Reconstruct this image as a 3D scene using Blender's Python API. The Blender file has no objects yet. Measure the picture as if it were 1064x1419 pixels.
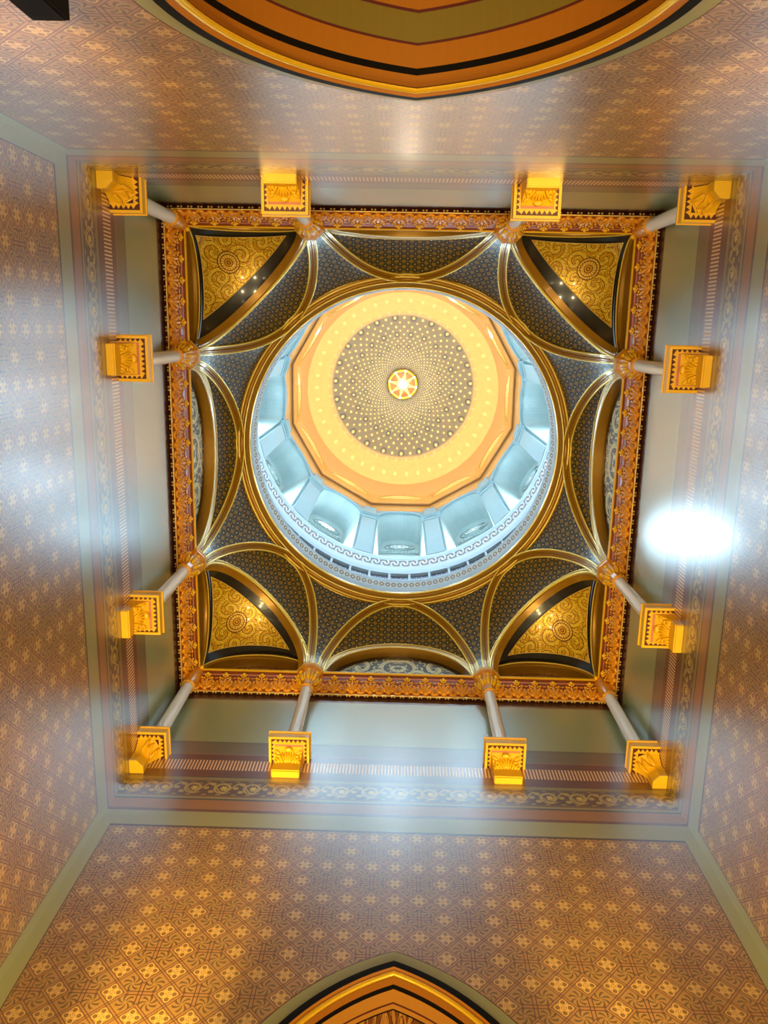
import bpy, math, random
from mathutils import Vector, Matrix
random.seed(7)
PI = math.pi
S = 5.0            # metres per plan unit
EYE = 1.6          # camera height above the floor
sc = bpy.context.scene
C = sc.collection

# ------------------------------------------------------------------ camera
cam_d = bpy.data.cameras.new('camera'); cam = bpy.data.objects.new('camera', cam_d); C.objects.link(cam)
def _rod(w):
    t = math.sqrt(sum(a * a for a in w)); return Matrix.Rotation(t, 3, Vector(w) / t)
_R = _rod((-0.2225, 0.0203, -0.0215))
_W = Matrix(((1, 0, 0), (0, 1, 0), (0, 0, -1))) @ _R @ Matrix(((-1, 0, 0), (0, 1, 0), (0, 0, 1)))
cam.matrix_world = Matrix.Translation((0.0168 * S, 0.5811 * S, EYE)) @ _W.transposed().to_4x4()
cam_d.sensor_fit = 'VERTICAL'; cam_d.sensor_height = 36.0; cam_d.lens = 1113.325 / 1419 * 36.0
cam_d.clip_start = 0.05; cam_d.clip_end = 200
sc.camera = cam

# ------------------------------------------------------------------ world, light, exposure
W = bpy.data.worlds.new('world'); sc.world = W; W.use_nodes = True
W.node_tree.nodes['Background'].inputs[0].default_value = (0.55, 0.62, 0.75, 1)
W.node_tree.nodes['Background'].inputs[1].default_value = 0.25
sc.view_settings.view_transform = 'Standard'; sc.view_settings.look = 'None'
sc.view_settings.gamma = 1.0; sc.view_settings.use_curve_mapping = False
sc.view_settings.exposure = 0.25
SKY_PANE = 30.0          # brightness of the drum windows
SUN_PANE = 60.0         # the windows the sun stands behind
WARM = (1.0, 0.80, 0.44)
def lamp(name, kind, loc, power, col, size=0.1, aim=None, spot=60, blend=.6, sizey=None):
    d = bpy.data.lights.new(name, kind); d.energy = power; d.color = col
    if kind == 'AREA':
        d.size = size
        if sizey: d.shape = 'RECTANGLE'; d.size_y = sizey
    else: d.shadow_soft_size = size
    if kind == 'SPOT': d.spot_size = math.radians(spot); d.spot_blend = blend
    o = bpy.data.objects.new(name, d); C.objects.link(o)
    o.location = (loc[0] * S, loc[1] * S, loc[2] * S + EYE)
    if aim is not None:
        v = Vector((aim[0] * S, aim[1] * S, aim[2] * S + EYE)) - o.location
        o.rotation_euler = v.to_track_quat('-Z', 'Y').to_euler()
    return o
# warm hall lamps low in the crossing, shining up
for sx in (-1, 1):
    for sy in (-1, 1):
        lamp('hall_uplight', 'AREA', (.55 * sx, .6 * sy, .15), 300, WARM, .5, (.35 * sx, .4 * sy, 3.4))
# narrow wall washers: the warm streaks on the lower walls
for (a, b, p, sp) in (((.75, -.80, .55), (.60, -1.056, 1.72), 9000, 22), ((-.72, -.80, .55), (-.56, -1.056, 1.72), 5500, 22),
                  ((.80, .80, .75), (.62, 1.056, 1.75), 2800, 25), ((-.80, .80, .8), (-.62, 1.056, 1.9), 2800, 26),
                  ((.70, -.85, .5), (1.0, -.80, 2.0), 2200, 34), ((-.70, -.85, .5), (-1.0, -.80, 2.0), 2200, 34)):
    lamp('wall_washer', 'SPOT', a, p, (1, .72, .2), .04, b, sp, 1.0)
# low sun entering through the pierced light of one drum niche and striking the wall opposite
lamp('sunbeam', 'SPOT', (.66, -1.10, 6.84), 1500, (.56, .82, 1.0), .10, (-1.0, -.135, 2.84), 5.5, 1.0)
# cove lamps behind the twelve sided cornice
for k in range(12):
    a = k * PI / 6
    lamp('cove_lamp', 'POINT', (.958 * math.cos(a), .958 * math.sin(a), 7.455), 32, (1, .80, .46), .08)
lamp('dome_pendant_light', 'POINT', (0, 0, 8.45), 34, (1, .8, .5), .12)

# ------------------------------------------------------------------ node expressions
class X:
    def __init__(s, nt, v): s.nt = nt; s.v = v
    def _op(s, op, *o):
        n = s.nt.nodes.new('ShaderNodeMath'); n.operation = op
        for i, a in enumerate((s,) + o):
            a = a.v if isinstance(a, X) else a
            if isinstance(a, (int, float)): n.inputs[i].default_value = a
            else: s.nt.links.new(a, n.inputs[i])
        return X(s.nt, n.outputs[0])
    def __add__(s, o): return s._op('ADD', o)
    __radd__ = __add__
    def __sub__(s, o): return s._op('SUBTRACT', o)
    def __rsub__(s, o): return X(s.nt, o)._op('SUBTRACT', s)
    def __mul__(s, o): return s._op('MULTIPLY', o)
    __rmul__ = __mul__
    def __truediv__(s, o): return s._op('DIVIDE', o)
    def __lt__(s, o): return s._op('LESS_THAN', o)
    def __gt__(s, o): return s._op('GREATER_THAN', o)
    def abs(s): return s._op('ABSOLUTE')
    def sin(s): return s._op('SINE')
    def cos(s): return s._op('COSINE')
    def frac(s): return s._op('FRACT')
    def floor(s): return s._op('FLOOR')
    def min(s, o): return s._op('MINIMUM', o)
    def max(s, o): return s._op('MAXIMUM', o)
    def sqrt(s): return s._op('SQRT')
    def ln(s): return s._op('LOGARITHM', math.e)
    def near(s, c, w): return (s - c).abs() < w
    def inside(s, a, b): return (s > a) * (s < b)
def atan2(y, x): return y._op('ARCTAN2', x)
def hyp(x, y): return (x * x + y * y).sqrt()
def lin(c):
    return tuple(((a / 255) / 12.92 if a <= 10.31 else (((a / 255) + .055) / 1.055) ** 2.4) for a in c) + (1,)

class Mat:
    def __init__(s, name, rough=.4, metal=0, coat=0, coat_rough=.1, spec=.5):
        s.m = bpy.data.materials.new(name); s.m.use_nodes = True; s.nt = s.m.node_tree
        s.b = s.nt.nodes['Principled BSDF']
        s.b.inputs['Roughness'].default_value = rough; s.b.inputs['Metallic'].default_value = metal
        s.b.inputs['Coat Weight'].default_value = coat; s.b.inputs['Coat Roughness'].default_value = coat_rough
        s.b.inputs['Specular IOR Level'].default_value = spec
        s.tc = s.nt.nodes.new('ShaderNodeTexCoord')
    def uv(s):
        n = s.nt.nodes.new('ShaderNodeSeparateXYZ'); s.nt.links.new(s.tc.outputs['UV'], n.inputs[0])
        return X(s.nt, n.outputs[0]), X(s.nt, n.outputs[1])
    def combine(s, x, y, z=0.0):
        n = s.nt.nodes.new('ShaderNodeCombineXYZ')
        for i, a in enumerate((x, y, z)):
            a = a.v if isinstance(a, X) else a
            if isinstance(a, (int, float)): n.inputs[i].default_value = a
            else: s.nt.links.new(a, n.inputs[i])
        return n.outputs[0]
    def noise(s, vec=None, scale=5, detail=4, rough=.5):
        n = s.nt.nodes.new('ShaderNodeTexNoise'); n.inputs['Scale'].default_value = scale
        n.inputs['Detail'].default_value = detail; n.inputs['Roughness'].default_value = rough
        s.nt.links.new(vec if vec is not None else s.tc.outputs['Object'], n.inputs['Vector'])
        return X(s.nt, n.outputs[0])
    def mix(s, fac, a, b):
        n = s.nt.nodes.new('ShaderNodeMix'); n.data_type = 'RGBA'
        for i, v in ((0, fac), (6, a), (7, b)):
            v = v.v if isinstance(v, X) else v
            if isinstance(v, tuple): n.inputs[i].default_value = v
            elif isinstance(v, (int, float)): n.inputs[i].default_value = v
            else: s.nt.links.new(v, n.inputs[i])
        return n.outputs[2]
    def ramp(s, fac, stops, interp='CONSTANT'):
        n = s.nt.nodes.new('ShaderNodeValToRGB'); r = n.color_ramp; r.interpolation = interp
        while len(r.elements) > 1: r.elements.remove(r.elements[-1])
        r.elements[0].position = stops[0][0]; r.elements[0].color = stops[0][1]
        for p, c in stops[1:]:
            e = r.elements.new(p); e.color = c
        s.nt.links.new(fac.v, n.inputs[0]); return n.outputs[0]
    def color(s, c):
        if isinstance(c, tuple): s.b.inputs['Base Color'].default_value = c
        else: s.nt.links.new(c, s.b.inputs['Base Color'])
        return s
    def bump(s, h, strength=.3, dist=.01):
        n = s.nt.nodes.new('ShaderNodeBump'); n.inputs['Strength'].default_value = strength
        n.inputs['Distance'].default_value = dist; s.nt.links.new(h.v, n.inputs['Height'])
        s.nt.links.new(n.outputs[0], s.b.inputs['Normal']); return s
    def rough(s, x): s.nt.links.new(x.v, s.b.inputs['Roughness']); return s

def plain(name, rgb, rough=.4, metal=0, coat=0, var=.0, vs=6, spec=.5):
    m = Mat(name, rough, metal, coat, spec=spec); c = lin(rgb)
    if var:
        n = m.noise(scale=vs)
        m.color(m.mix(n, tuple(a * (1 - var) for a in c[:3]) + (1,), tuple(min(1, a * (1 + var)) for a in c[:3]) + (1,)))
    else: m.color(c)
    return m.m

def scrolls(m, u, v, cell, turns=2.2, arms=1, width=.34):
    """swirling tendrils: a spiral in every cell of a loose lattice; returns mask 0/1 and radius"""
    n = m.nt.nodes.new('ShaderNodeTexVoronoi'); n.voronoi_dimensions = '2D'; n.inputs['Scale'].default_value = 1 / cell
    n.inputs['Randomness'].default_value = .75
    m.nt.links.new(m.combine(u, v), n.inputs['Vector'])
    sp = m.nt.nodes.new('ShaderNodeSeparateXYZ'); m.nt.links.new(n.outputs['Position'], sp.inputs[0])
    dx = (u - X(m.nt, sp.outputs[0])) / cell; dy = (v - X(m.nt, sp.outputs[1])) / cell
    r = hyp(dx, dy); th = atan2(dy, dx)
    w = (th * arms + r * (turns * 2 * PI)).sin()
    return w, r, th

# ------------------------------------------------------------------ materials
def wallpaper(name, half):
    m = Mat(name, .34, spec=.9, coat=1.0, coat_rough=.26); m.b.inputs['Coat IOR'].default_value = 1.95
    u, v = m.uv()
    x = u / .1415 - .5; y = (v - 2.13) / .147
    Xa = ((x + .5).frac() - .5).abs(); Ya = ((y + .5).frac() - .5).abs()
    s_ = Xa + Ya; d_ = (Xa - Ya).abs()
    band = s_.near(.75, .036).max(d_.near(.25, .036)).max((Xa < .036) * (Ya < .27)).max((Ya < .036) * (Xa < .27))
    edge = ((s_ - .75).abs().near(.036, .0105)).max((d_ - .25).abs().near(.036, .0105))
    arm = (Xa.near(.036, .0105) * (Ya < .25)).max(Ya.near(.036, .0105) * (Xa < .25))
    inleaf = (d_ < .2) * s_.inside(.1, .7)
    edge = edge.max(arm) * (1 - inleaf * (1 - arm))
    px = .5 - Xa; pyA = Ya; pyB = .5 - Ya
    isB = Ya > (.5 - Xa) * 0 + .25
    py = pyA * (1 - isB) + pyB * isB
    isA2 = (Xa < .25) * (Ya > .25)          # the diamond at the top of the cross
    px = px * (1 - isA2) + Xa * isA2; py = py * (1 - isA2) + (.5 - Ya) * isA2
    r = hyp(px, py); th = atan2(py, px)
    dia = (px + py) < .205
    dP = hyp(px - .112, py).min(hyp(px, py - .112))
    fl = dP.inside(.044, .062)
    fl = fl.max(r.inside(.012, .028)).max((px - py).near(0, .019) * r.inside(.034, .118))
    fl = fl * dia
    dark_in = (dP < .044) * dia
    qx = Xa - .2; qy = Ya - .2; q = hyp(qx, qy); qa = atan2(qy, qx)
    leaf = ((qa * 7 + q * 34).sin() > .28) * (q < .17) * (q > .03) * inleaf * (s_ > .17)
    g = m.noise(m.combine(u * 3, v * .8), 2.2, 3)
    ground = m.mix(g, lin((170, 126, 60)), lin((158, 116, 62)))
    c = m.mix(band * .45, ground, lin((158, 106, 66)))
    c = m.mix(leaf * .85, c, lin((82, 62, 34)))
    c = m.mix(edge * .95, c, lin((86, 50, 30)))
    c = m.mix(dark_in * .7, c, lin((112, 76, 30)))
    c = m.mix(fl, c, lin((212, 170, 92)))
    # painted bands under the cornice
    a0, a1 = 2.30, 3.60
    f = lambda z: (z - a0) / (a1 - a0)
    stops = [(0, (0, 0, 0, 1)), (f(2.376), lin((62, 36, 24))), (f(2.384), lin((146, 144, 98))), (f(2.463), lin((94, 46, 36))), (f(2.481), lin((150, 98, 54))),
             (f(2.537), lin((58, 60, 46))), (f(2.547), lin((146, 132, 92))), (f(2.556), lin((108, 78, 48))), (f(2.568), lin((78, 52, 46))),
             (f(2.663), lin((128, 112, 66))), (f(2.683), lin((44, 28, 26))), (f(2.689), lin((92, 34, 34))), (f(2.845), lin((126, 92, 76))), (f(2.856), lin((104, 92, 72))),
             (f(2.93), lin((90, 88, 64))), (f(2.945), lin((146, 154, 108))), (f(3.325), lin((92, 50, 38))), (f(3.40), lin((60, 32, 22)))]
    bands = m.ramp((v - a0) / (a1 - a0), stops)
    # slanted dashes
    dm = (u / .0123).frac().inside(.25, .72) * v.inside(2.738, 2.808)
    bands = m.mix(dm, bands, lin((240, 196, 150)))
    # running scroll frieze
    P = .1074
    uu = ((u + (1.074 - .0362)) / P); cell = uu.floor(); a = (uu.frac() - .5) * P; b = v - 2.617
    rr = hyp(a, b); tt = atan2(b, a)
    spiral = ((tt + rr * 240).sin() > .25) * (rr < .038) * (rr > .012)
    ros = ((tt * 6).cos() * .003 + .011 - rr) > 0
    stem = (b - ((u + (1.074 - .0362)) * (2 * PI / P)).cos() * .03).abs() < .0055
    lf = (((a * 110).sin() * (b * 130).cos()) > .42) * (rr > .034)
    inb = v.inside(2.572, 2.66)
    sc_ = spiral.max(stem).max(lf) * inb
    bands = m.mix(sc_, bands, lin((172, 148, 80)))
    bands = m.mix(ros * inb, bands, lin((206, 176, 80)))
    c = m.mix(v > 2.376, c, bands)
    # corner strip
    e = half - u.abs()
    strip = (e < .0385) * (v < 2.40)
    c = m.mix((e < .0415) * (v < 2.378), c, lin((58, 34, 22)))
    c = m.mix(strip, c, lin((150, 148, 98)))
    m.color(c)
    return m.m

def dotted(name, base, base2, gold, dot, pitch, rough=.3):
    m = Mat(name, rough, spec=.35, coat=.12, coat_rough=.2)
    u, v = m.uv(); x = u / pitch; y = v / pitch
    bx = (x.frac() - .5); by = (y.frac() - .5)
    sx = ((x + .5).frac() - .5); sy = ((y + .5).frac() - .5)
    rb = hyp(bx, by); rs = hyp(sx, sy)
    big = (rb < .31); rim = rb.inside(.31, .37); petal = (rb < (atan2(by, bx) * 5).cos() * .05 + .16)
    small = rs < .12; srim = rs.inside(.12, .19)
    mid1 = hyp(bx, sy) < .07; mid2 = hyp(sx, by) < .07
    n = m.noise(m.combine(u * 30, v * 30), 1, 3)
    c = m.mix(n, lin(base), lin(base2))
    c = m.mix(rim.max(srim) * .8, c, lin((26, 24, 20)))
    c = m.mix(big, c, lin(gold)); c = m.mix(petal * .5, c, lin((150, 100, 30)))
    c = m.mix(small, c, lin(dot)); c = m.mix(mid1.max(mid2) * .45, c, lin(dot))
    m.color(c); return m.m

def scroll_mat(name, ground, ink, light, cell, metal=0., med=None, rough=.35, mirror=False):
    m = Mat(name, rough, metal, coat=.3)
    u, v = m.uv()
    if mirror: u = u.abs()
    w, r, th = scrolls(m, u, v, cell, 2.4, 1)
    w2, r2, th2 = scrolls(m, u + .31, v + .17, cell * .45, 1.6, 2)
    c = m.mix((w > .1) * (r < .62), lin(ground), lin(light))
    c = m.mix((w2 > .35) * .85, c, lin(light))
    c = m.mix((w.near(.0, .22) * (r < .62)).max(w2.near(.3, .16)), c, lin(ink))
    h = w * .5 + w2 * .4
    if med:
        dx = u - med[0]; dy = v - med[1]; R = hyp(dx, dy); T = atan2(dy, dx)
        c = m.mix(R < .047, c, lin(ground))
        rings = R.near(.046, .002).max(R.near(.034, .0016)).max(R.near(.017, .0016)).max(R.near(.007, .002))
        spk = ((T * 16).cos() > .3) * R.inside(.019, .032)
        dots = ((T * 22).cos() > .0) * R.inside(.037, .043)
        c = m.mix(spk.max(dots), c, lin((250, 224, 120))); c = m.mix(rings, c, lin(ink))
    m.color(c); m.bump(h, .25, .01); return m.m

M = {}
halves = {'left': 1.056, 'right': 1.056, 'front': 1.0, 'back': 1.0}
for k, h in halves.items(): M['wall_' + k] = wallpaper('stencilled_wall_' + k, h)
M['green'] = plain('green_paint', (144, 142, 94), .35, coat=.4)
M['blackgloss'] = plain('black_gloss', (8, 7, 6), .6, spec=.15)
M['border'] = plain('charcoal_border', (44, 40, 34), .28, coat=.5)
M['gilt'] = plain('bright_gilding', (248, 190, 20), .42, .0, .25, .08, 5)
M['gilt_deep'] = plain('orange_gilding', (232, 150, 12), .42, .05, .2, .3, 9)
M['gilt_shade'] = plain('brown_ground', (138, 68, 12), .5, 0, .1, .25, 14)
M['gilt_light'] = plain('pale_gilding', (240, 200, 110), .33, .3)
M['ribbrown'] = plain('bronze_brown_gilding', (172, 124, 24), .3, .3, .35, .12, 6)
M['ribgold'] = plain('rib_edge_gold', (255, 222, 96), .24, .25, .3)
M['maroon'] = plain('maroon_paint', (84, 30, 22), .5)
M['rose'] = plain('rose_paint', (204, 122, 92), .5)
M['silver'] = plain('silvered_shaft', (244, 240, 230), .28, .0, .6)
M['orange'] = plain('ochre_orange_paint', (164, 100, 22), .4, coat=.3)
M['ochre'] = plain('ochre_paint', (186, 124, 40), .4)
M['olive'] = plain('olive_paint', (120, 102, 36), .45)
M['roll'] = plain('gilded_roll', (250, 200, 40), .2, .5, .3)
M['white'] = plain('white_plaster', (160, 172, 178), .5, 0, 0, .05, 3)
M['blueplaster'] = plain('pale_blue_plaster', (122, 143, 146), .55, 0, 0, .07, 1.4)
M['greyplaster'] = plain('grey_blue_plaster', (150, 164, 160), .55, 0, 0, .07, 1.2)
M['dotted'] = dotted('dotted_vault_paint', (62, 56, 38), (80, 72, 48), (142, 112, 40), (186, 168, 106), .0355)
M['goldscroll'] = scroll_mat('gilded_scroll_relief', (228, 166, 24), (96, 50, 8), (255, 214, 60), .085, .3, (.0, .0), .3)
M['lunette'] = scroll_mat('lunette_scrollwork', (92, 92, 84), (60, 60, 54), (236, 222, 160), .13, 0, None, .4, True)
M['bronzescroll'] = scroll_mat('bronze_scrollwork', (120, 66, 16), (56, 26, 8), (190, 130, 50), .09, .1, None, .4, True)

def _stone():
    m = Mat('coffered_plaster', .5); u, v = m.uv()
    j = ((u / .16).frac().near(0, .02)).max((v / .09 + .5).frac().near(0, .025))
    n = m.noise(m.combine(u * 8, v * 8), 1, 3)
    c = m.mix(n, lin((174, 184, 178)), lin((154, 170, 170))); c = m.mix(j * .5, c, lin((128, 150, 156)))
    m.color(c); return m.m
M['stone'] = _stone()
def _band(name, base, ink, n_around, z0, z1, kind):
    m = Mat(name, .5); u, v = m.uv()
    x = (u * n_around).frac() - .5; y = (v - z0) / (z1 - z0) - .5
    if kind == 'bead':
        k = hyp(x * 1.0, y) ; mk = k.inside(.16, .42); hl = k < .16
        c = m.mix(mk, lin(base), lin(ink)); c = m.mix(hl * .6, c, lin((214, 190, 140)))
    else:
        r = hyp(x, y); t = atan2(y, x)
        mk = ((t * 2 + r * 14).sin() > .0) * (y.abs() < .42)
        c = m.mix(mk, lin(base), lin(ink)); c = m.mix((r < .12), c, lin((208, 190, 160)))
    m.color(c); return m.m
M['beadband'] = _band('bead_band', (180, 186, 186), (122, 92, 52), 150, 4.185, 4.275, 'bead')
M['scrollband'] = _band('scroll_band', (168, 174, 178), (84, 76, 76), 96, 5.42, 5.59, 'scroll')
M['grille'] = _band('grille_band', (168, 172, 182), (96, 88, 104), 190, 5.07, 5.21, 'scroll')

def _dome():
    m = Mat('painted_dome_and_glow', .5); u, v = m.uv()   # u angle 0..1, v radius in plan units
    N = 46.
    x = u * N; y = (v.max(.02)).ln() * (-N / (2 * PI))
    bx = x.frac() - .5; by = y.frac() - .5; sx = (x + .5).frac() - .5; sy = (y + .5).frac() - .5
    rb = hyp(bx, by); rs = hyp(sx, sy)
    x4 = (x / 2).frac() ; y4 = (y / 2).frac()
    dk = rb.inside(.22, .36) * (x4 < .5) * (y4 < .5)
    n = m.noise(scale=1.2, detail=4)
    c = m.mix(n, lin((116, 106, 82)), lin((136, 120, 86)))
    c = m.mix(rb < .14, c, lin((236, 208, 116))); c = m.mix(rs < .12, c, lin((230, 196, 100)))
    c = m.mix(dk, c, lin((84, 76, 70)))
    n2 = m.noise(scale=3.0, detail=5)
    g = m.mix(n2, lin((222, 166, 80)), lin((240, 190, 98)))  # gilded lower zone, with the cove light's bright band put into its colour
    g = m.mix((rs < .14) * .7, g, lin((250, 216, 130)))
    g = m.mix((v + n2 * .01) > .945, g, lin((206, 138, 64)))  # glow painted as falling off: duller orange outside the bright band
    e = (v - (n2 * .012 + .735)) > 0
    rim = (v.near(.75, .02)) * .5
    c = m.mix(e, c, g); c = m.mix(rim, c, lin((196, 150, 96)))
    m.color(c); return m.m
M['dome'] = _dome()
M['domegold'] = plain('dome_cornice_gilding', (212, 136, 60), .42, .1, 0, .1, 4)
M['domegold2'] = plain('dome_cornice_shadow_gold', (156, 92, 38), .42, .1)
M['domescroll'] = scroll_mat('dome_panel_scroll', (196, 136, 60), (110, 70, 30), (250, 208, 90), .035, .2)
def emit(name, col, st):
    m = bpy.data.materials.new(name); m.use_nodes = True; nt = m.node_tree
    b = nt.nodes['Principled BSDF']; b.inputs['Base Color'].default_value = (.8, .8, .8, 1)
    b.inputs['Emission Color'].default_value = col + (1,); b.inputs['Emission Strength'].default_value = st
    return m
M['sky'] = emit('daylit_glass', (.55, .80, 1.0), SKY_PANE)
M['rosette'] = emit('daylit_rosette_glass', (.85, .95, 1.0), 2.2)
M['sun'] = emit('sunlit_glass', (.62, .84, 1.0), SUN_PANE)
M['bulb'] = emit('lit_bulb', (1, .93, .78), 60)
M['floorm'] = plain('floor_marble', (150, 130, 105), .3, 0, 0, .15, 1)
M['darkcase'] = plain('black_case', (8, 8, 9), .7, spec=.15)

# ------------------------------------------------------------------ mesh builder (plan units)
class MB:
    def __init__(s): s.v = []; s.u = []; s.f = []; s.m = []; s.s = []
    def add(s, vs, fs, uvs=None, mat=0, smooth=False):
        o = len(s.v); s.v += [tuple(p) for p in vs]; s.u += list(uvs) if uvs else [(p[0], p[2]) for p in vs]
        for f in fs: s.f.append(tuple(i + o for i in f)); s.m.append(mat); s.s.append(smooth)
        return s
    def box(s, x0, x1, y0, y1, z0, z1, mat=0):
        v = [(x0, y0, z0), (x1, y0, z0), (x1, y1, z0), (x0, y1, z0), (x0, y0, z1), (x1, y0, z1), (x1, y1, z1), (x0, y1, z1)]
        return s.add(v, [(0, 3, 2, 1), (4, 5, 6, 7), (0, 1, 5, 4), (1, 2, 6, 5), (2, 3, 7, 6), (3, 0, 4, 7)], mat=mat)
    def grid(s, fn, nu, nv, mat=0, smooth=True, wrap=False):
        vs = []; us = []
        for j in range(nv + 1):
            for i in range(nu + 1):
                p, q = fn(i / nu, j / nv); vs.append(p); us.append(q)
        fs = [(j * (nu + 1) + i, j * (nu + 1) + i + 1, (j + 1) * (nu + 1) + i + 1, (j + 1) * (nu + 1) + i) for j in range(nv) for i in range(nu)]
        return s.add(vs, fs, us, mat, smooth)
    def lathe(s, prof, n=96, a0=0, a1=2 * PI, mat=0, smooth=True, uvr=False, cx=0, cy=0):
        k = len(prof)
        def fn(i, j):
            a = a0 + (a1 - a0) * i; t = j * (k - 1); q = min(int(t + 1e-6), k - 1); r, z = prof[q]
            return (cx + r * math.cos(a), cy + r * math.sin(a), z), ((a / (2 * PI)), r if uvr else z)
        return s.grid(fn, n, k - 1, mat, smooth)
    def ell(s, c, r, ax=None, n=10, m=6, mat=0):
        ax = ax or Matrix.Identity(3); c = Vector(c)
        def fn(i, j):
            a = 2 * PI * i; b = PI * (j - .5)
            p = c + ax @ Vector((r[0] * math.cos(a) * math.cos(b), r[1] * math.sin(a) * math.cos(b), r[2] * math.sin(b)))
            return tuple(p), (p[0], p[2])
        return s.grid(fn, n, m, mat)
    def sweep(s, pts, nrm, prof, mat=0, smooth=False, closed=False, miter=None):
        """prof: list of (side, out) points; out is measured along the normal into the room"""
        n = len(pts); rings = []
        for i in range(n):
            a = Vector(pts[(i - 1) % n] if closed or i > 0 else pts[i]); b = Vector(pts[(i + 1) % n] if closed or i < n - 1 else pts[i])
            t = (b - a).normalized(); N = Vector(nrm[i]); N = (N - t * N.dot(t)).normalized(); B = t.cross(N)
            rings.append([tuple(Vector(pts[i]) + B * p[0] + N * p[1]) for p in prof])
        k = len(prof); vs = [p for r in rings for p in r]
        us = [(i / 10, j / 10) for i in range(n) for j in range(k)]
        fs = [(i * k + j, i * k + j + 1, ((i + 1) % n) * k + j + 1, ((i + 1) % n) * k + j) for i in range(n if closed else n - 1) for j in range(k - 1)]
        return s.add(vs, fs, us, mat, smooth)
    def tube(s, pts, r, n=8, mat=0, closed=False):
        nr = [(0, 0, 1) if abs((Vector(pts[min(i + 1, len(pts) - 1)]) - Vector(pts[max(i - 1, 0)])).normalized().z) < .9 else (1, 0, 0) for i in range(len(pts))]
        return s.sweep(pts, nr, [(r * math.cos(2 * PI * k / n), r * math.sin(2 * PI * k / n)) for k in range(n + 1)], mat, True, closed)
    def build(s, name, mats, parent=None, org=(0, 0, 0), world_z=True):
        me = bpy.data.meshes.new(name)
        me.from_pydata([((p[0] - org[0]) * S, (p[1] - org[1]) * S, (p[2] - org[2]) * S) for p in s.v], [], s.f)
        ul = me.uv_layers.new(name='UVMap'); li = [0] * len(me.loops); me.loops.foreach_get('vertex_index', li)
        flat = []
        for i in li: flat += [s.u[i][0], s.u[i][1]]
        ul.data.foreach_set('uv', flat)
        me.polygons.foreach_set('material_index', s.m); me.polygons.foreach_set('use_smooth', s.s)
        for m in (mats if isinstance(mats, (list, tuple)) else [mats]): me.materials.append(M[m] if isinstance(m, str) else m)
        me.validate(); me.update()
        o = bpy.data.objects.new(name, me); C.objects.link(o)
        if parent is not None: o.parent = parent
        else: o.location = (org[0] * S, org[1] * S, org[2] * S + EYE)
        return o
def tag(o, label=None, cat=None, group=None, kind=None):
    if label: o['label'] = label
    if cat: o['category'] = cat
    if group: o['group'] = group
    if kind: o['kind'] = kind
    return o
def thing(name, loc, label, cat, group=None, rz=0):
    o = bpy.data.objects.new(name, None); C.objects.link(o); o.empty_display_size = .2
    o.location = (loc[0] * S, loc[1] * S, loc[2] * S + EYE); o.rotation_euler = (0, 0, rz)
    return tag(o, label, cat, group, 'thing')
def struct(o): o['kind'] = 'structure'; return o
def copy_tree(o, parent=None):
    c = o.copy(); C.objects.link(c)
    if parent is not None: c.parent = parent
    for ch in [x for x in o.children]: copy_tree(ch, c)
    return c
def place(o, loc, rz):
    o.location = (loc[0] * S, loc[1] * S, loc[2] * S + EYE); o.rotation_euler = (0, 0, rz)

A = 1.056; CX, CY, ZK = .945, 1.0, 3.5
FLOOR = -EYE / S
# names of the four sides as they lie in the picture.  +x is the picture's left, +y its top
SIDES = {'left': ((1, 0), A), 'right': ((-1, 0), A), 'back': ((0, 1), 1.0), 'front': ((0, -1), 1.0)}
def wallpt(side, u, depth, z):
    """depth: distance into the room from the wall (negative: behind it)"""
    if side == 'left': return (1 - depth, u, z)
    if side == 'right': return (-1 + depth, -u, z)
    if side == 'back': return (-u, A - depth, z)
    return (u, -A + depth, z)

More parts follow.
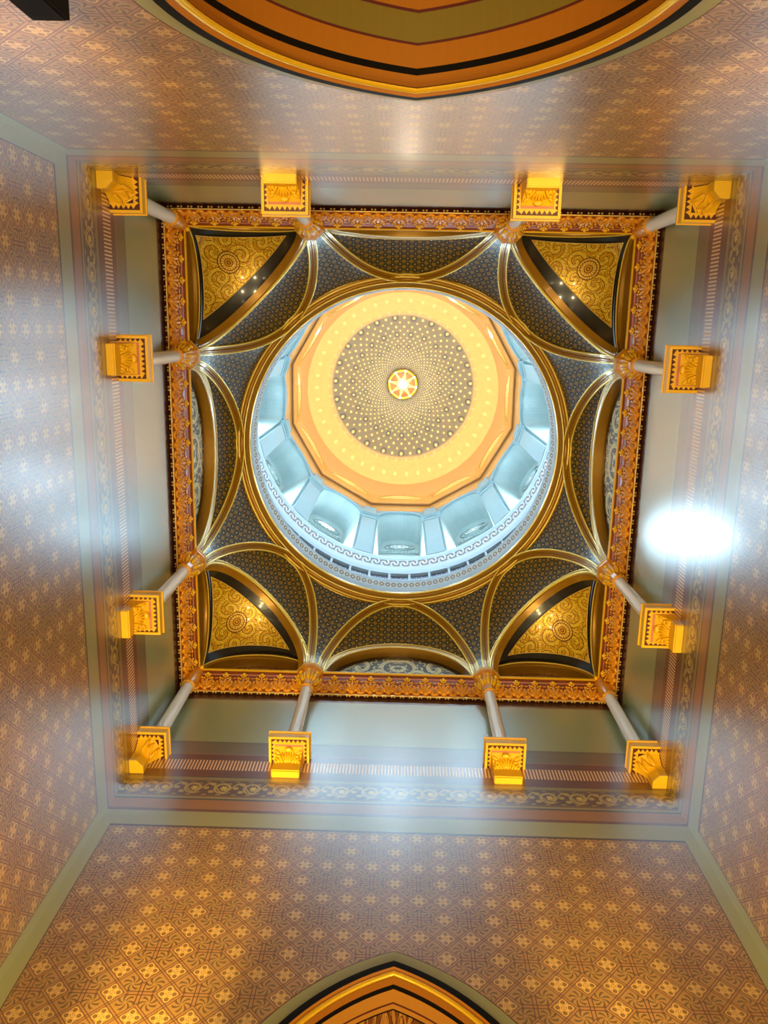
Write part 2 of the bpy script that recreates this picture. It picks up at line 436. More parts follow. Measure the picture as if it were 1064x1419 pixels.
# ------------------------------------------------------------------ structure: walls with pointed arches
AC, AR, AZ = -.23, .63, 1.2265
def arch_pts(off, n=24, low=FLOOR):
    """pointed arch outline from left foot to right foot, grown outward by off"""
    R = AR + off; t1 = math.acos(-AC / R) if True else 0
    right = [(AC + R * math.cos(t1 * i / n), AZ + R * math.sin(t1 * i / n)) for i in range(n + 1)]   # springing to tip
    left = [(-x, z) for x, z in right]
    return [(left[0][0], low)] + left + right[::-1][1:] + [(right[0][0], low)]
for side, (d, half) in SIDES.items():
    ap = arch_pts(0); mb = MB(); top = 3.5
    # fan faces between the arch outline and the wall border, in vertical strips
    vs = []; fs = []
    outer = []
    for (x, z) in ap:
        if z <= AZ + 1e-6: outer.append((half if x > 0 else -half, z))
        else:
            k = (z - AZ) / (1.8135 - AZ); outer.append(((half if x > 0 else -half) * (1 if abs(x) > 1e-6 else 0) , z if abs(x) > 1e-6 else top))
    # simple triangulation friendly strips: side strips at equal z, then a cap above the tip
    nL = len(ap); mid = nL // 2
    for sgn, seq in ((-1, ap[:mid + 1]), (1, ap[mid:][::-1])):
        for (x0, z0), (x1, z1) in zip(seq[:-1], seq[1:]):
            q = [(x0, z0), (x1, z1), (sgn * half, z1), (sgn * half, z0)]
            mb.add([wallpt(side, x, 0, z) for x, z in q], [(0, 1, 2, 3)], [(x, z) for x, z in q])
    tz = ap[mid][1]; q = [(-half, tz), (0, tz), (half, tz), (half, top), (-half, top)]
    mb.add([wallpt(side, x, 0, z) for x, z in q], [(0, 1, 2, 3, 4)], [(x, z) for x, z in q])
    struct(mb.build('wall_' + side, 'wall_' + side))
    # arch border and moulded reveal
    def ring(o0, o1, dep0, dep1, mat, mb):
        a = arch_pts(o0); b = arch_pts(o1); n = len(a)
        mb.add([wallpt(side, x, dep0, z) for x, z in a] + [wallpt(side, x, dep1, z) for x, z in b],
               [(i, i + 1, n + i + 1, n + i) for i in range(n - 1)], [(i * .05, 0) for i in range(n)] + [(i * .05, .1) for i in range(n)], mat)
    mb = MB(); ring(.0415, .0385, .001, .0015, 1, mb); ring(.0385, .0, .0015, .0015, 0, mb)
    struct(mb.build('trim_arch_border_' + side, ['green', 'maroon']))
    mats = ['blackgloss', 'orange', 'roll', 'maroon', 'olive', 'bronzescroll', 'ochre']
    mb = MB()
    prof = [(0, .012, 0), (-.004, .014, 0), (-.018, .012, 1), (-.0185, .010, 1), (-.022, .0, 1)]
    pr_ = [(.000, .0015), (.000, .012), (-.020, .012), (-.022, .004)]
    ring(0, 0, .0015, .010, 0, mb); ring(0, -.019, .010, .010, 0, mb); ring(-.019, -.021, .010, .004, 1, mb); ring(-.021, -.024, .004, .001, 1, mb)
    # gilded roll
    k = 8
    for i in range(k):
        t0 = PI * i / k; t1_ = PI * (i + 1) / k
        ring(-.030 - .007 * math.cos(PI - t0) * -1, -.030 - .007 * math.cos(PI - t1_) * -1, -.002 + .008 * math.sin(t0), -.002 + .008 * math.sin(t1_), 2, mb)
    ring(-.024, -.037, -.004, -.004, 1, mb)
    if side in ('back', 'left', 'right'):
        seq = [(-.024, -.024, -.004, -.030, 1), (-.024, -.024, -.030, -.043, 0), (-.024, -.024, -.043, -.085, 1), (-.024, -.024, -.085, -.090, 3), (-.024, -.024, -.090, -.144, 4),
               (-.024, -.024, -.144, -.150, 3), (-.024, -.024, -.150, -.42, 1)]
    else:
        seq = [(-.036, -.036, -.004, -.028, 1), (-.036, -.036, -.028, -.043, 0), (-.036, -.036, -.043, -.083, 6), (-.036, -.036, -.083, -.089, 3), (-.036, -.036, -.089, -.104, 6),
               (-.036, -.036, -.104, -.109, 0), (-.036, -.06, -.109, -.42, 5)]
    for a in seq: ring(*a, mb)
    struct(mb.build('trim_arch_reveal_' + side, mats))
    mb = MB()   # end of the passage beyond the arch
    a = arch_pts(-.02); n = len(a)
    mb.add([wallpt(side, x, -.42, z) for x, z in a], [tuple(range(n))], [(x, z) for x, z in a])
    struct(mb.build('wall_beyond_arch_' + side, 'bronzescroll'))
mb = MB(); mb.box(-1.5, 1.5, -1.55, 1.55, FLOOR - .03, FLOOR); struct(mb.build('floor', 'floorm'))

# ------------------------------------------------------------------ vault geometry
OCT = [(.935, .458), (.405, 1.0)]
BAYS = []   # (start springer, end springer, kind, name) walking round
pts8 = [(.93, -.458), (.93, .458), (.405, 1.0), (-.405, 1.0), (-.93, .458), (-.93, -.458), (-.405, -1.0), (.405, -1.0)]
names8 = ['left wall', 'top left corner', 'top wall', 'top right corner', 'right wall', 'bottom right corner', 'bottom wall', 'bottom left corner']
def bay(i):
    a = Vector(pts8[i]); b = Vector(pts8[(i + 1) % 8]); m = (a + b) / 2; L = (b - a).length / 2; t = (b - a).normalized()
    n = Vector((t.y, -t.x));  n = n if n.dot(m) > 0 else -n
    return a, b, m, L, t, n
def uray(m):  # unit towards the bay middle as seen from the axis
    return m.normalized()
def ucurve(i, s):
    a, b, m, L, t, n = bay(i); k = (L - .028) / L
    M_ = uray(m) * .832; w = 1 - abs(s) ** 2.24
    base = m + t * (L * k * s); 
    p = base + (M_ - m) * w
    z = ZK + .566 * math.sqrt(max(0, 1 - abs(s) ** 1.54))
    return Vector((p.x, p.y, z))
def acurve(i, s, rr=None, out=0):
    a, b, m, L, t, n = bay(i); r = (L - .033) if rr is None else rr
    th = PI / 2 * (1 - s); p = m + t * (r * math.cos(th)) + n * out
    return Vector((p.x, p.y, ZK + r * math.sin(th)))
mb = MB()
for i in range(8):
    def fn(a, b, i=i):
        s = 2 * a - 1; P0 = acurve(i, s); P1 = ucurve(i, math.sin(PI / 2 * s) if False else (P_s(s)))
        P = P0.lerp(P1, b); bul = .022 * math.sin(PI * b) * (1 - s * s)
        P = P + Vector((P.x * .3, P.y * .3, 1)).normalized() * bul
        a_, b_, m, L, t, n = bay(i)
        u = (P.x - m.x) * t.x + (P.y - m.y) * t.y
        dd = (Vector((P.x, P.y)) - m).length
        vv = -((P.x - m.x) * n.x + (P.y - m.y) * n.y)
        return tuple(P), (u, .97 * vv + .62 * (P.z - ZK))
    P_s = lambda s: math.copysign(abs(s) ** 1.0, s) if s else 0
    mb.grid(fn, 40, 14)
    j = (i + 1) % 8
    def fn2(a, b, i=i, j=j):
        t_ = b  # springer -> ring
        s = 1 - t_
        P0 = ucurve(i, s); P1 = ucurve(j, -s)
        r0 = math.hypot(P0.x, P0.y); r1 = math.hypot(P1.x, P1.y)
        a0 = math.atan2(P0.y, P0.x); a1 = math.atan2(P1.y, P1.x)
        if a1 < a0 - PI: a1 += 2 * PI
        if a0 < a1 - PI: a0 += 2 * PI
        r = r0 + (r1 - r0) * a; th = a0 + (a1 - a0) * a; z = P0.z + (P1.z - P0.z) * a
        z += .012 * math.sin(PI * a)
        return (r * math.cos(th), r * math.sin(th), z), (th * .9, -.75 * r + .6 * z)
    mb.grid(fn2, 16, 30)
struct(mb.build('ceiling_vault', 'dotted'))

def into(p): return (Vector((0, 0, 2.6)) - Vector(p)).normalized()
RIBP = [(-.019, -.004), (-.019, .006), (-.015, .010), (-.010, .010), (-.008, .006), (-.003, .006), (0, .014), (.003, .006), (.008, .006), (.010, .010), (.015, .010), (.019, .006), (.019, -.004)]
def tubeprof(c, r, n=8): return [(c[0] + r * math.cos(2 * PI * k / n), c[1] + r * math.sin(2 * PI * k / n)) for k in range(n + 1)]
for i in range(8):
    ss = [math.copysign(1 - (1 - abs(x)) ** 1.0, x) for x in [(-1 + 2 * k / 60) for k in range(61)]]
    pts = [ucurve(i, s) for s in ss]; nr = [into(p) for p in pts]
    o = thing('vault_rib', tuple(pts[30]), 'bronze and gold curved rib sweeping from the %s up to the round opening' % names8[i], 'rib', 'ribs touching the round opening')
    og = tuple(pts[30])
    MB().sweep(pts, nr, RIBP, 0).build('rib_body', 'ribbrown', o, og)
    for sg in (-1, 1):
        e = MB().sweep(pts, nr, tubeprof((.0185 * sg, .0085), .0042), 0, True).build('gilded_edge', 'ribgold', o, og)
# outer arches: four wall arches, four corner (squinch) arches
for i in range(8):
    a, b, m, L, t, n = bay(i); wallbay = i % 2 == 0
    r = L - .033
    pts = [acurve(i, -1 + 2 * k / 120) for k in range(121)]
    nr = [Vector((-n.x, -n.y, 0)) for p in pts]
    og = (m.x, m.y, ZK)
    if wallbay: lab = 'half round gilded arch over the middle bay of the %s' % names8[i]
    else: lab = 'gilded arch crossing in front of the %s panel' % names8[i]
    o = thing('wall_arch' if wallbay else 'corner_arch', og, lab, 'arch', 'arches round the foot of the vault')
    k = 1 if True else -1
    # sweep frame: side axis B = t x N points radially
    if wallbay:
        P_ = [(.002, -.002), (.002, .010), (-.006, .012), (-.012, .009), (-.022, .006), (-.030, .002), (-.032, -.05)]
    else:
        P_ = [(.003, -.01), (.003, .008), (-.004, .010), (-.010, .006), (-.020, .006), (-.026, .000), (-.030, -.03)]
    tt = (pts[61] - pts[59]).normalized(); B = tt.cross(Vector(nr[60]))
    sg = 1 if B.z > 0 else -1
    MB().sweep(pts, nr, [(p[0] * sg, p[1]) for p in P_], 0).build('arch_band', 'ribbrown', o, og)
    MB().sweep(pts, nr, tubeprof((.001 * sg, .010), .0042), 0, True).build('outer_edge', 'ribgold', o, og)
    MB().sweep(pts, nr, tubeprof(((-.024 if wallbay else -.016) * sg, .003 if wallbay else .008), .0032 if wallbay else .0062), 0, True).build('inner_edge', 'ribgold', o, og)
    if wallbay:
        q = MB(); rr = r - .026
        vs = []; K = 40
        c = [(rr * math.cos(PI * k_ / K), rr * math.sin(PI * k_ / K)) for k_ in range(K + 1)]
        def P3(x, z, o_=.045): return (m.x + t.x * x + n.x * o_, m.y + t.y * x + n.y * o_, ZK + z)
        q.add([P3(x, z) for x, z in c] , [tuple(range(K + 1))], [(x, z * .7) for x, z in c])
        l = thing('lunette', (m.x, m.y, ZK), 'half round lunette with cream scrollwork in the middle of the %s' % names8[i], 'lunette', 'scrollwork lunettes above the cornice')
        q.build('painted_field', 'lunette', l, og)
        q = MB(); rb = rr - .035
        n1 = [P3(rr * math.cos(PI * k_ / K), rr * math.sin(PI * k_ / K), .043) for k_ in range(K + 1)]; n2 = [P3(rb * math.cos(PI * k_ / K), rb * math.sin(PI * k_ / K), .043) for k_ in range(K + 1)]
        q.add(n1 + n2, [(k_, k_ + 1, K + 2 + k_, K + 1 + k_) for k_ in range(K)]); q.build('dark_border', 'border', l, og)
# corner panels
SC = (.6675, .729, .377); HH = .192
for sx in (1, -1):
    for sy in (1, -1):
        nm = {(1, 1): 'top left', (-1, 1): 'top right', (1, -1): 'bottom left', (-1, -1): 'bottom right'}[(sx, sy)]
        def sph(x, y, dz=0):
            d2 = SC[2] ** 2 - (x - SC[0]) ** 2 - (y - SC[1]) ** 2
            return (sx * x, sy * y, ZK + math.sqrt(max(d2, 0)) + dz)
        o = thing('gilded_pendentive', (sx * .8, sy * .87, ZK), 'gilded scroll panel in a black border, %s corner of the vault' % nm, 'panel', 'gilded corner panels')
        og = (sx * .8, sy * .87, ZK)
        Apt = Vector((.93, .458)); Bpt = Vector((.405, 1.0)); Cpt = Vector((.94, 1.003))
        def fn(a, b):
            p = Apt.lerp(Bpt, a).lerp(Cpt, b); ga = [1 - a, a]
            # barycentric height of a sail vault
            al, be, g = (1 - a) * (1 - b), a * (1 - b), b
            return sph(p.x, p.y, .004), (p.x, p.y)
        q = MB().grid(fn, 32, 24); q.build('black_border', 'border', o, og)
        G = [Vector((.925, .612)), Vector((.545, .982)), Vector((.922, .965))]
        def fg(a, b, dz=-.006):
            p = G[0].lerp(G[1], a).lerp(G[2], b); q_ = sph(p.x, p.y, dz)
            al, be, g = (1 - a) * (1 - b), a * (1 - b), b
            return q_, (p.x - .817, p.y - .868)
        MB().grid(fg, 30, 24).build('gilded_field', 'goldscroll', o, og)
        # gilt fillet round the field
        edge = [fg(k / 20, 0, -.008)[0] for k in range(20)] + [fg(1, k / 16, -.008)[0] for k in range(16)] + [fg(0, 1 - k / 16, -.008)[0] for k in range(16)]
        MB().tube(edge, .0022, 6, closed=True).build('fillet', 'gilt_light', o, og)
        for ax in (0, 1):      # upright part of the black border above the small wall arches
            def fv(a, b, ax=ax):
                w_ = (a * 2 - 1); q0 = HH * math.sqrt(max(0, 1 - w_ * w_)) - .012
                x, y = (.936, .728 + .262 * w_) if ax == 0 else (.672 + .262 * w_, 1.001)
                top = sph(min(x, .94), y, .006)[2] - ZK
                return (sx * x, sy * y, ZK + q0 + (max(top, q0) - q0) * b), (x, y)
            MB().grid(fv, 32, 2).build('black_upstand', 'border', o, og)
        # two small wall arches meeting in the corner
        for ax in (0, 1):
            if ax == 0:  # on the x wall, spanning y
                mid = Vector((sx * .935, sy * .728)); t = Vector((0, 1)); nn = Vector((-sx, 0)); wn = 'left' if sx > 0 else 'right'; ht = .262
            else:
                mid = Vector((sx * .672, sy * 1.0)); t = Vector((1, 0)); nn = Vector((0, -sy)); wn = 'top' if sy > 0 else 'bottom'; ht = .262
            hh = HH
            pts = [(mid.x + t.x * ht * math.cos(PI * k / 80), mid.y + t.y * ht * math.cos(PI * k / 80), ZK + hh * math.sin(PI * k / 80)) for k in range(81)]
            nr = [(nn.x, nn.y, 0)] * 81
            tt = Vector(pts[41]) - Vector(pts[39]); B = tt.cross(Vector(nr[0])); sg = 1 if B.z > 0 else -1
            o2 = thing('wall_arch', (mid.x, mid.y, ZK), 'small gilded arch on the %s wall beside the %s corner panel' % (wn, nm), 'arch', 'small arches in the vault corners')
            og2 = (mid.x, mid.y, ZK)
            MB().sweep(pts, nr, [(p[0] * sg, p[1]) for p in [(.0, -.03), (.0, .004), (-.006, .008), (-.022, .004), (-.026, -.045)]], 0).build('arch_band', 'ribbrown', o2, og2)
            MB().sweep(pts, nr, tubeprof((0, .006), .0056), 0, True).build('outer_edge', 'ribgold', o2, og2)
            q = MB(); K = 24; c = [((ht - .022) * math.cos(PI * k / K), (hh - .022) * math.sin(PI * k / K)) for k in range(K + 1)]
            q.add([(mid.x + t.x * x - nn.x * .04, mid.y + t.y * x - nn.y * .04, ZK + z) for x, z in c], [tuple(range(K + 1))], [(x, z) for x, z in c])
            q.build('dark_lunette', 'bronzescroll', o2, og2)

# ------------------------------------------------------------------ cornice
cor = thing('gilded_cornice', (0, 0, 3.37), 'richly carved orange gilded cornice running round the square above the columns', 'cornice')
og = (0, 0, 3.37)
CP = [(0, 3.415), (.004, 3.385), (.012, 3.377), (.0175, 3.372), (.019, 3.378), (.028, 3.392), (.040, 3.415), (.052, 3.445), (.057, 3.470), (.060, 3.472), (.063, 3.480), (.068, 3.486), (.068, 3.502), (.0, 3.505)]
def frame(prof, mb, mat=0):
    for i in range(len(prof) - 1):
        (p0, z0), (p1, z1) = prof[i], prof[i + 1]
        a = [(s * (1 - p0), q * (A - p0), z0) for s, q in ((1, 1), (-1, 1), (-1, -1), (1, -1))]
        b = [(s * (1 - p1), q * (A - p1), z1) for s, q in ((1, 1), (-1, 1), (-1, -1), (1, -1))]
        mb.add(a + b, [(k, (k + 1) % 4, 4 + (k + 1) % 4, 4 + k) for k in range(4)], mat=mat)
frame(CP[3:], q := MB()); q.build('cornice_body', 'gilt_shade', cor, og)
frame([(0, 3.40), (.0165, 3.3735)], q := MB()); q.build('dark_soffit', 'maroon', cor, og)
frame([(.0155, 3.375), (.0165, 3.369), (.0195, 3.369), (.0205, 3.380)], q := MB()); q.build('lower_fillet', 'gilt_light', cor, og)
frame([(.064, 3.489), (.069, 3.484), (.073, 3.489), (.073, 3.500), (.066, 3.504)], q := MB()); q.build('upper_fillet', 'gilt', cor, og)
frame([(.0560, 3.462), (.0585, 3.466), (.0600, 3.472)], q := MB()); q.build('rose_band', 'rose', cor, og)
# beads in pairs
q = MB()
for side, (d, half) in SIDES.items():
    n = int(half * 2 / .041)
    for k in range(n):
        for e in (-.0065, .0065):
            u = -half + .02 + (k + .5) * (2 * half - .04) / n + e
            q.ell(wallpt(side, u, .0085, 3.380), (.0048, .0048, .0048), None, 6, 4)
b = q.build('bead_row', 'gilt_light', cor, og); b['kind'] = 'stuff'
# leaf units
q = MB()   # local: x along, y = into room, z up ; origin at fillet foot
def leafunit():
    q = MB()
    sl = math.atan2(.07, .034)
    ax = Matrix.Rotation(-(PI / 2 - sl), 3, 'X')
    def P(a, h, o=0): return (a, .021 + .034 * h + o * .9, 3.380 + .074 * h - o * .45)
    def axm(rot): return Matrix.Rotation(-math.atan2(.034, .074) , 3, 'X') @ Matrix.Rotation(rot, 3, 'Y')
    for a, rot, ln, hgt, wd in ((0, 0, .036, .50, .010), (.0125, .42, .033, .47, .0105), (-.0125, -.42, .033, .47, .0105), (.027, .80, .026, .36, .010), (-.027, -.80, .026, .36, .010)):
        q.ell(P(a, hgt, -.001), (wd, .010, ln), axm(rot), 8, 6)
        q.ell(P(a * 1.9, min(.92, hgt * (2.0 - abs(a) * 14)), .004), (.0065, .006, .006), axm(rot), 6, 4)
    q.ell(P(0, .10, .004), (.013, .010, .009), None, 8, 5)
    for sg in (-1, 1):       # scallop between neighbouring leaves
        q.ell(P(sg * .0425, .16, .0), (.020, .010, .013), axm(0), 10, 5)
        for k in (-1, 0, 1): q.ell(P(sg * .0425 + k * .011, .30 - abs(k) * .05, .002), (.0055, .008, .014), axm(.3 * k), 6, 4)
        q.ell(P(sg * .040, .86, -.003), (.012, .006, .005), axm(0), 8, 5)
    return q
def knobunit():
    q = MB(); P = lambda a, h, o=0: (a, .019 + .034 * h - o * -.8, 3.380 + .074 * h - o * .45)
    q.ell(P(0, 1.14, .006), (.009, .009, .009), None, 8, 5)
    for k in range(5): 
        t = PI * k / 4; q.ell(P(.012 * math.cos(t), 1.10 - .14 * math.sin(t), .006), (.005, .005, .005), None, 6, 4)
    q.ell(P(-.014, .86, .003), (.010, .004, .004), Matrix.Rotation(.7, 3, 'Y'), 6, 4); q.ell(P(.014, .86, .003), (.010, .004, .004), Matrix.Rotation(-.7, 3, 'Y'), 6, 4)
    return q
lu = leafunit(); ku = knobunit(); first = None
ROT = {'front': 0, 'back': PI, 'left': PI / 2, 'right': -PI / 2}
tmp = None
for side, (d, half) in SIDES.items():
    n = 22 if side in ('front', 'back') else 23
    for k in range(n):
        u = -half + .075 + (k + .5) * (2 * half - .15) / n
        x, y, z = wallpt(side, u, 0, 0)
        if first is None:
            l0 = lu.build('leaf_ornament', 'gilt_deep', cor, (0, 0, 3.37)); kn0 = ku.build('rosette_knob', 'gilt', l0, (0, 0, 3.37)); first = (l0, kn0); l, kn = l0, kn0
        else:
            l = first[0].copy(); C.objects.link(l); kn = first[1].copy(); C.objects.link(kn); l.parent = cor; kn.parent = l
        l.location = (x * S, y * S, 0); l.rotation_euler = (0, 0, ROT[side])
for sx in (1, -1):
    for sy in (1, -1):
        q = MB().ell((sx * (1 - .083), sy * (A - .083), 3.484), (.010, .010, .010), None, 12, 8)
        q.build('corner_ball', 'gilt', cor, og)

# ------------------------------------------------------------------ corbels and columns
PW = .0775; PD = .107; ZP0, ZP1 = 2.810, 2.840
def corbel_parts(o, corner=False):
    """local frame: wall plane y=0, room towards +y, x along the wall; corner: room towards +x +y quadrant with walls x=0,y=0"""
    OG = (0, 0, 2.70)
    if not corner:
        x0, x1, y0, y1 = -PW, PW, 0, PD; cx = 0
        q = MB(); q.box(x0, x1, y0, y1, ZP0 + .004, ZP1); q.box(x0 - .004, x1 + .004, y0, y1 + .004, ZP1, ZP1 + .008)
        q.build('plate', 'gilt', o, OG)
        q = MB(); q.box(x0, x0 + .009, y0, y1, ZP0 - .004, ZP0 + .006); q.box(x1 - .009, x1, y0, y1, ZP0 - .004, ZP0 + .006); q.box(x0 + .009, x1 - .009, y1 - .009, y1, ZP0 - .004, ZP0 + .006)
        q.build('rim', 'gilt', o, OG)
        q = MB(); q.box(x0 + .009, x1 - .009, y0, y1 - .009, ZP0 + .001, ZP0 + .005); q.build('maroon_soffit', 'maroon', o, OG)
        q = MB(); q.box(-.055, .055, 0, PD - .026, ZP0 - .003, ZP0 + .002); q.build('rose_ground', 'rose', o, OG)
        q = MB(); n = 7; w = .118 / n
        def tooth(cx_, cy_, dx, dy):
            px, py = -dy, dx
            b = [(cx_ + px * w / 2, cy_ + py * w / 2), (cx_ - px * w / 2, cy_ - py * w / 2), (cx_ + dx * .013, cy_ + dy * .013)]
            q.add([(x, y, ZP0 - .002) for x, y in b] + [(x, y, ZP0 + .002) for x, y in b], [(0, 1, 2), (3, 5, 4), (0, 3, 4, 1), (1, 4, 5, 2), (2, 5, 3, 0)])
        for k in range(n): tooth(-.059 + w * (k + .5), PD - .026, 0, 1)
        for k in range(5):
            for s in (-1, 1): tooth(s * .055, .005 + w * (k + .5), s, 0)
        q.box(-.059, .059, PD - .030, PD - .026, ZP0 - .004, ZP0 + .002); q.box(-.059, -.055, 0, PD - .026, ZP0 - .004, ZP0 + .002); q.box(.055, .059, 0, PD - .026, ZP0 - .004, ZP0 + .002)
        q.build('zigzag_trim', 'gilt_light', o, OG).data.materials[0] = M['gilt']
        # bell: from the foot slab up and out to the plate
        prof = [(.026, 2.752, .050), (.030, 2.765, .050), (.040, 2.782, .051), (.055, 2.796, .052), (.068, 2.806, .053)]
        q = MB()
        def fn(a, b):
            k = min(int(b * 4 + 1e-6), 4); y, z, w_ = prof[k]; return (w_ * (2 * a - 1), y, z), (a, z)
        q.grid(fn, 1, 4, smooth=True)
        for s in (-1, 1):
            q.add([(s * w_, y, z) for y, z, w_ in prof] + [(s * w_, 0, z) for y, z, w_ in prof], [(i, i + 1, 6 + i, 5 + i) for i in range(4)])
        q.build('bell', 'gilt', o, OG)
        q = MB()
        # acanthus fan on the bell
        def on(b, lift=.002):
            t = b * 4; k = min(int(t), 3); f = t - k; y = prof[k][0] * (1 - f) + prof[k + 1][0] * f; z = prof[k][1] * (1 - f) + prof[k + 1][1] * f
            return y + lift * .7, z - lift * .7
        def petal(xa, ba, xb, bb, wd, th=.005):
            ya, za = on(ba); yb, zb = on(bb); a_ = Vector((xa, ya, za)); b_ = Vector((xb, yb, zb)); d_ = b_ - a_
            nrm = Vector((0, .7, -.7)); t_ = d_.normalized(); s_ = t_.cross(nrm).normalized(); n_ = s_.cross(t_)
            q.ell((a_ + b_) / 2, (d_.length / 2, wd, th), Matrix((t_, s_, n_)).transposed(), 8, 6)
        for k, x in enumerate((-.02, -.01, 0, .01, .02)): petal(x * .35, .05, x * 1.25, .86 - abs(x) * 9, .0045, .0045)
        q.ell((0, on(.8)[0] + .002, on(.8)[1] - .004), (.016, .010, .006), None, 10, 6)
        for s in (-1, 1):
            petal(s * .018, .02, s * .034, .62, .006); petal(s * .028, .05, s * .046, .45, .006); petal(s * .034, .05, s * .026, .5, .005)
            petal(s * .030, .55, s * .050, .80, .0055); petal(s * .020, .62, s * .008, .98, .003, .003); petal(s * .040, .02, s * .047, .30, .005); petal(s * .044, .5, s * .053, .62, .004)
            q.ell((s * .036, on(.5)[0] + .002, on(.5)[1] - .004), (.007, .006, .006), None, 8, 5)
        petal(-.022, .72, .022, .72, .002, .002)
        q.build('acanthus_relief', 'gilt', o, OG)
        q = MB(); q.box(-.0525, .0525, 0, .028, 2.706, 2.752); q.box(-.0505, .0505, 0, .024, 2.700, 2.706); q.build('foot_slab', 'gilt', o, OG)
    else:
        D = PD + .004
        q = MB(); q.box(0, D, 0, D, ZP0 + .004, ZP1); q.box(0, D + .004, 0, D + .004, ZP1, ZP1 + .008); q.build('plate', 'gilt', o, OG)
        q = MB(); q.box(D - .009, D, 0, D, ZP0 - .004, ZP0 + .006); q.box(0, D - .009, D - .009, D, ZP0 - .004, ZP0 + .006); q.build('rim', 'gilt', o, OG)
        q = MB(); q.box(0, D - .009, 0, D - .009, ZP0 + .001, ZP0 + .005); q.build('maroon_soffit', 'maroon', o, OG)
        q = MB(); w = .0165
        def tooth(cx_, cy_, dx, dy):
            px, py = -dy, dx
            b = [(cx_ + px * w / 2, cy_ + py * w / 2), (cx_ - px * w / 2, cy_ - py * w / 2), (cx_ + dx * .013, cy_ + dy * .013)]
            q.add([(x, y, ZP0 - .002) for x, y in b] + [(x, y, ZP0 + .002) for x, y in b], [(0, 1, 2), (3, 5, 4), (0, 3, 4, 1), (1, 4, 5, 2), (2, 5, 3, 0)])
        for k in range(5): tooth(.005 + w * (k + .5), D - .026, 0, 1); tooth(D - .026, .005 + w * (k + .5), 1, 0)
        q.box(0, D - .026, D - .030, D - .026, ZP0 - .004, ZP0 + .002); q.box(D - .030, D - .026, 0, D - .026, ZP0 - .004, ZP0 + .002)
        q.build('zigzag_trim', 'gilt', o, OG)
        # chamfered bell across the corner, foot slabs on both walls
        lo = [(.002, .052), (.028, .052), (.052, .028), (.052, .002)]; hi = [(.002, .082), (.056, .082), (.082, .056), (.082, .002)]
        q = MB(); N_ = 5
        rings = []
        for j in range(N_ + 1):
            f = j / N_; g = f ** 1.6; z = 2.752 + (2.808 - 2.752) * f
            rings.append([(a[0] + (b[0] - a[0]) * g, a[1] + (b[1] - a[1]) * g, z) for a, b in zip(lo, hi)])
        vs = [p for r in rings for p in r]; q.add(vs, [(j * 4 + i, j * 4 + i + 1, j * 4 + 5 + i, j * 4 + 4 + i) for j in range(N_) for i in range(3)], smooth=False)
        q.build('bell', 'gilt', o, OG)
        q = MB(); b = [(0, 0), (.052, 0), (.052, .028), (.028, .052), (0, .052)]
        q.add([(x, y, 2.70) for x, y in b] + [(x, y, 2.752) for x, y in b], [(0, 4, 3, 2, 1), (5, 6, 7, 8, 9)] + [(i, (i + 1) % 5, 5 + (i + 1) % 5, 5 + i) for i in range(5)])
        q.build('foot_slab', 'gilt', o, OG)
        q = MB()
        # curled leaf on the chamfer
        for k in range(7):
            t = -1.2 + k * .4; cxy = (.052 + .010 * abs(math.cos(t)), .052 + .010)
        dg = Vector((1, 1, 0)).normalized(); sd = Vector((1, -1, 0)).normalized()
        def pt(a, f, lift=.003):
            base = Vector((.040, .040, 2.752)).lerp(Vector((.069, .069, 2.808)), f); return base + sd * a + dg * lift + Vector((0, 0, -lift * .6))
        def petal(a0_, f0, a1_, f1, wd, th=.005):
            p0, p1 = pt(a0_, f0), pt(a1_, f1); d_ = p1 - p0; nn = (dg * .8 + Vector((0, 0, -.6))).normalized(); t_ = d_.normalized(); s_ = t_.cross(nn).normalized(); n_ = s_.cross(t_)
            q.ell((p0 + p1) / 2, (d_.length / 2, wd, th), Matrix((t_, s_, n_)).transposed(), 8, 6)
        for k in range(5):
            petal(-.016 + .003 * k, .02 + .05 * k, .020 - .004 * k, .55 + .1 * k, .0035, .0045)
        petal(.016, .0, .022, .9, .004); petal(-.018, .1, -.020, .8, .004); petal(-.020, .85, .016, 1.05, .004)
        for s in (-1, 1):
            petal(s * .022, .1, s * .027, .95, .004)
        q.build('acanthus_relief', 'gilt', o, OG)
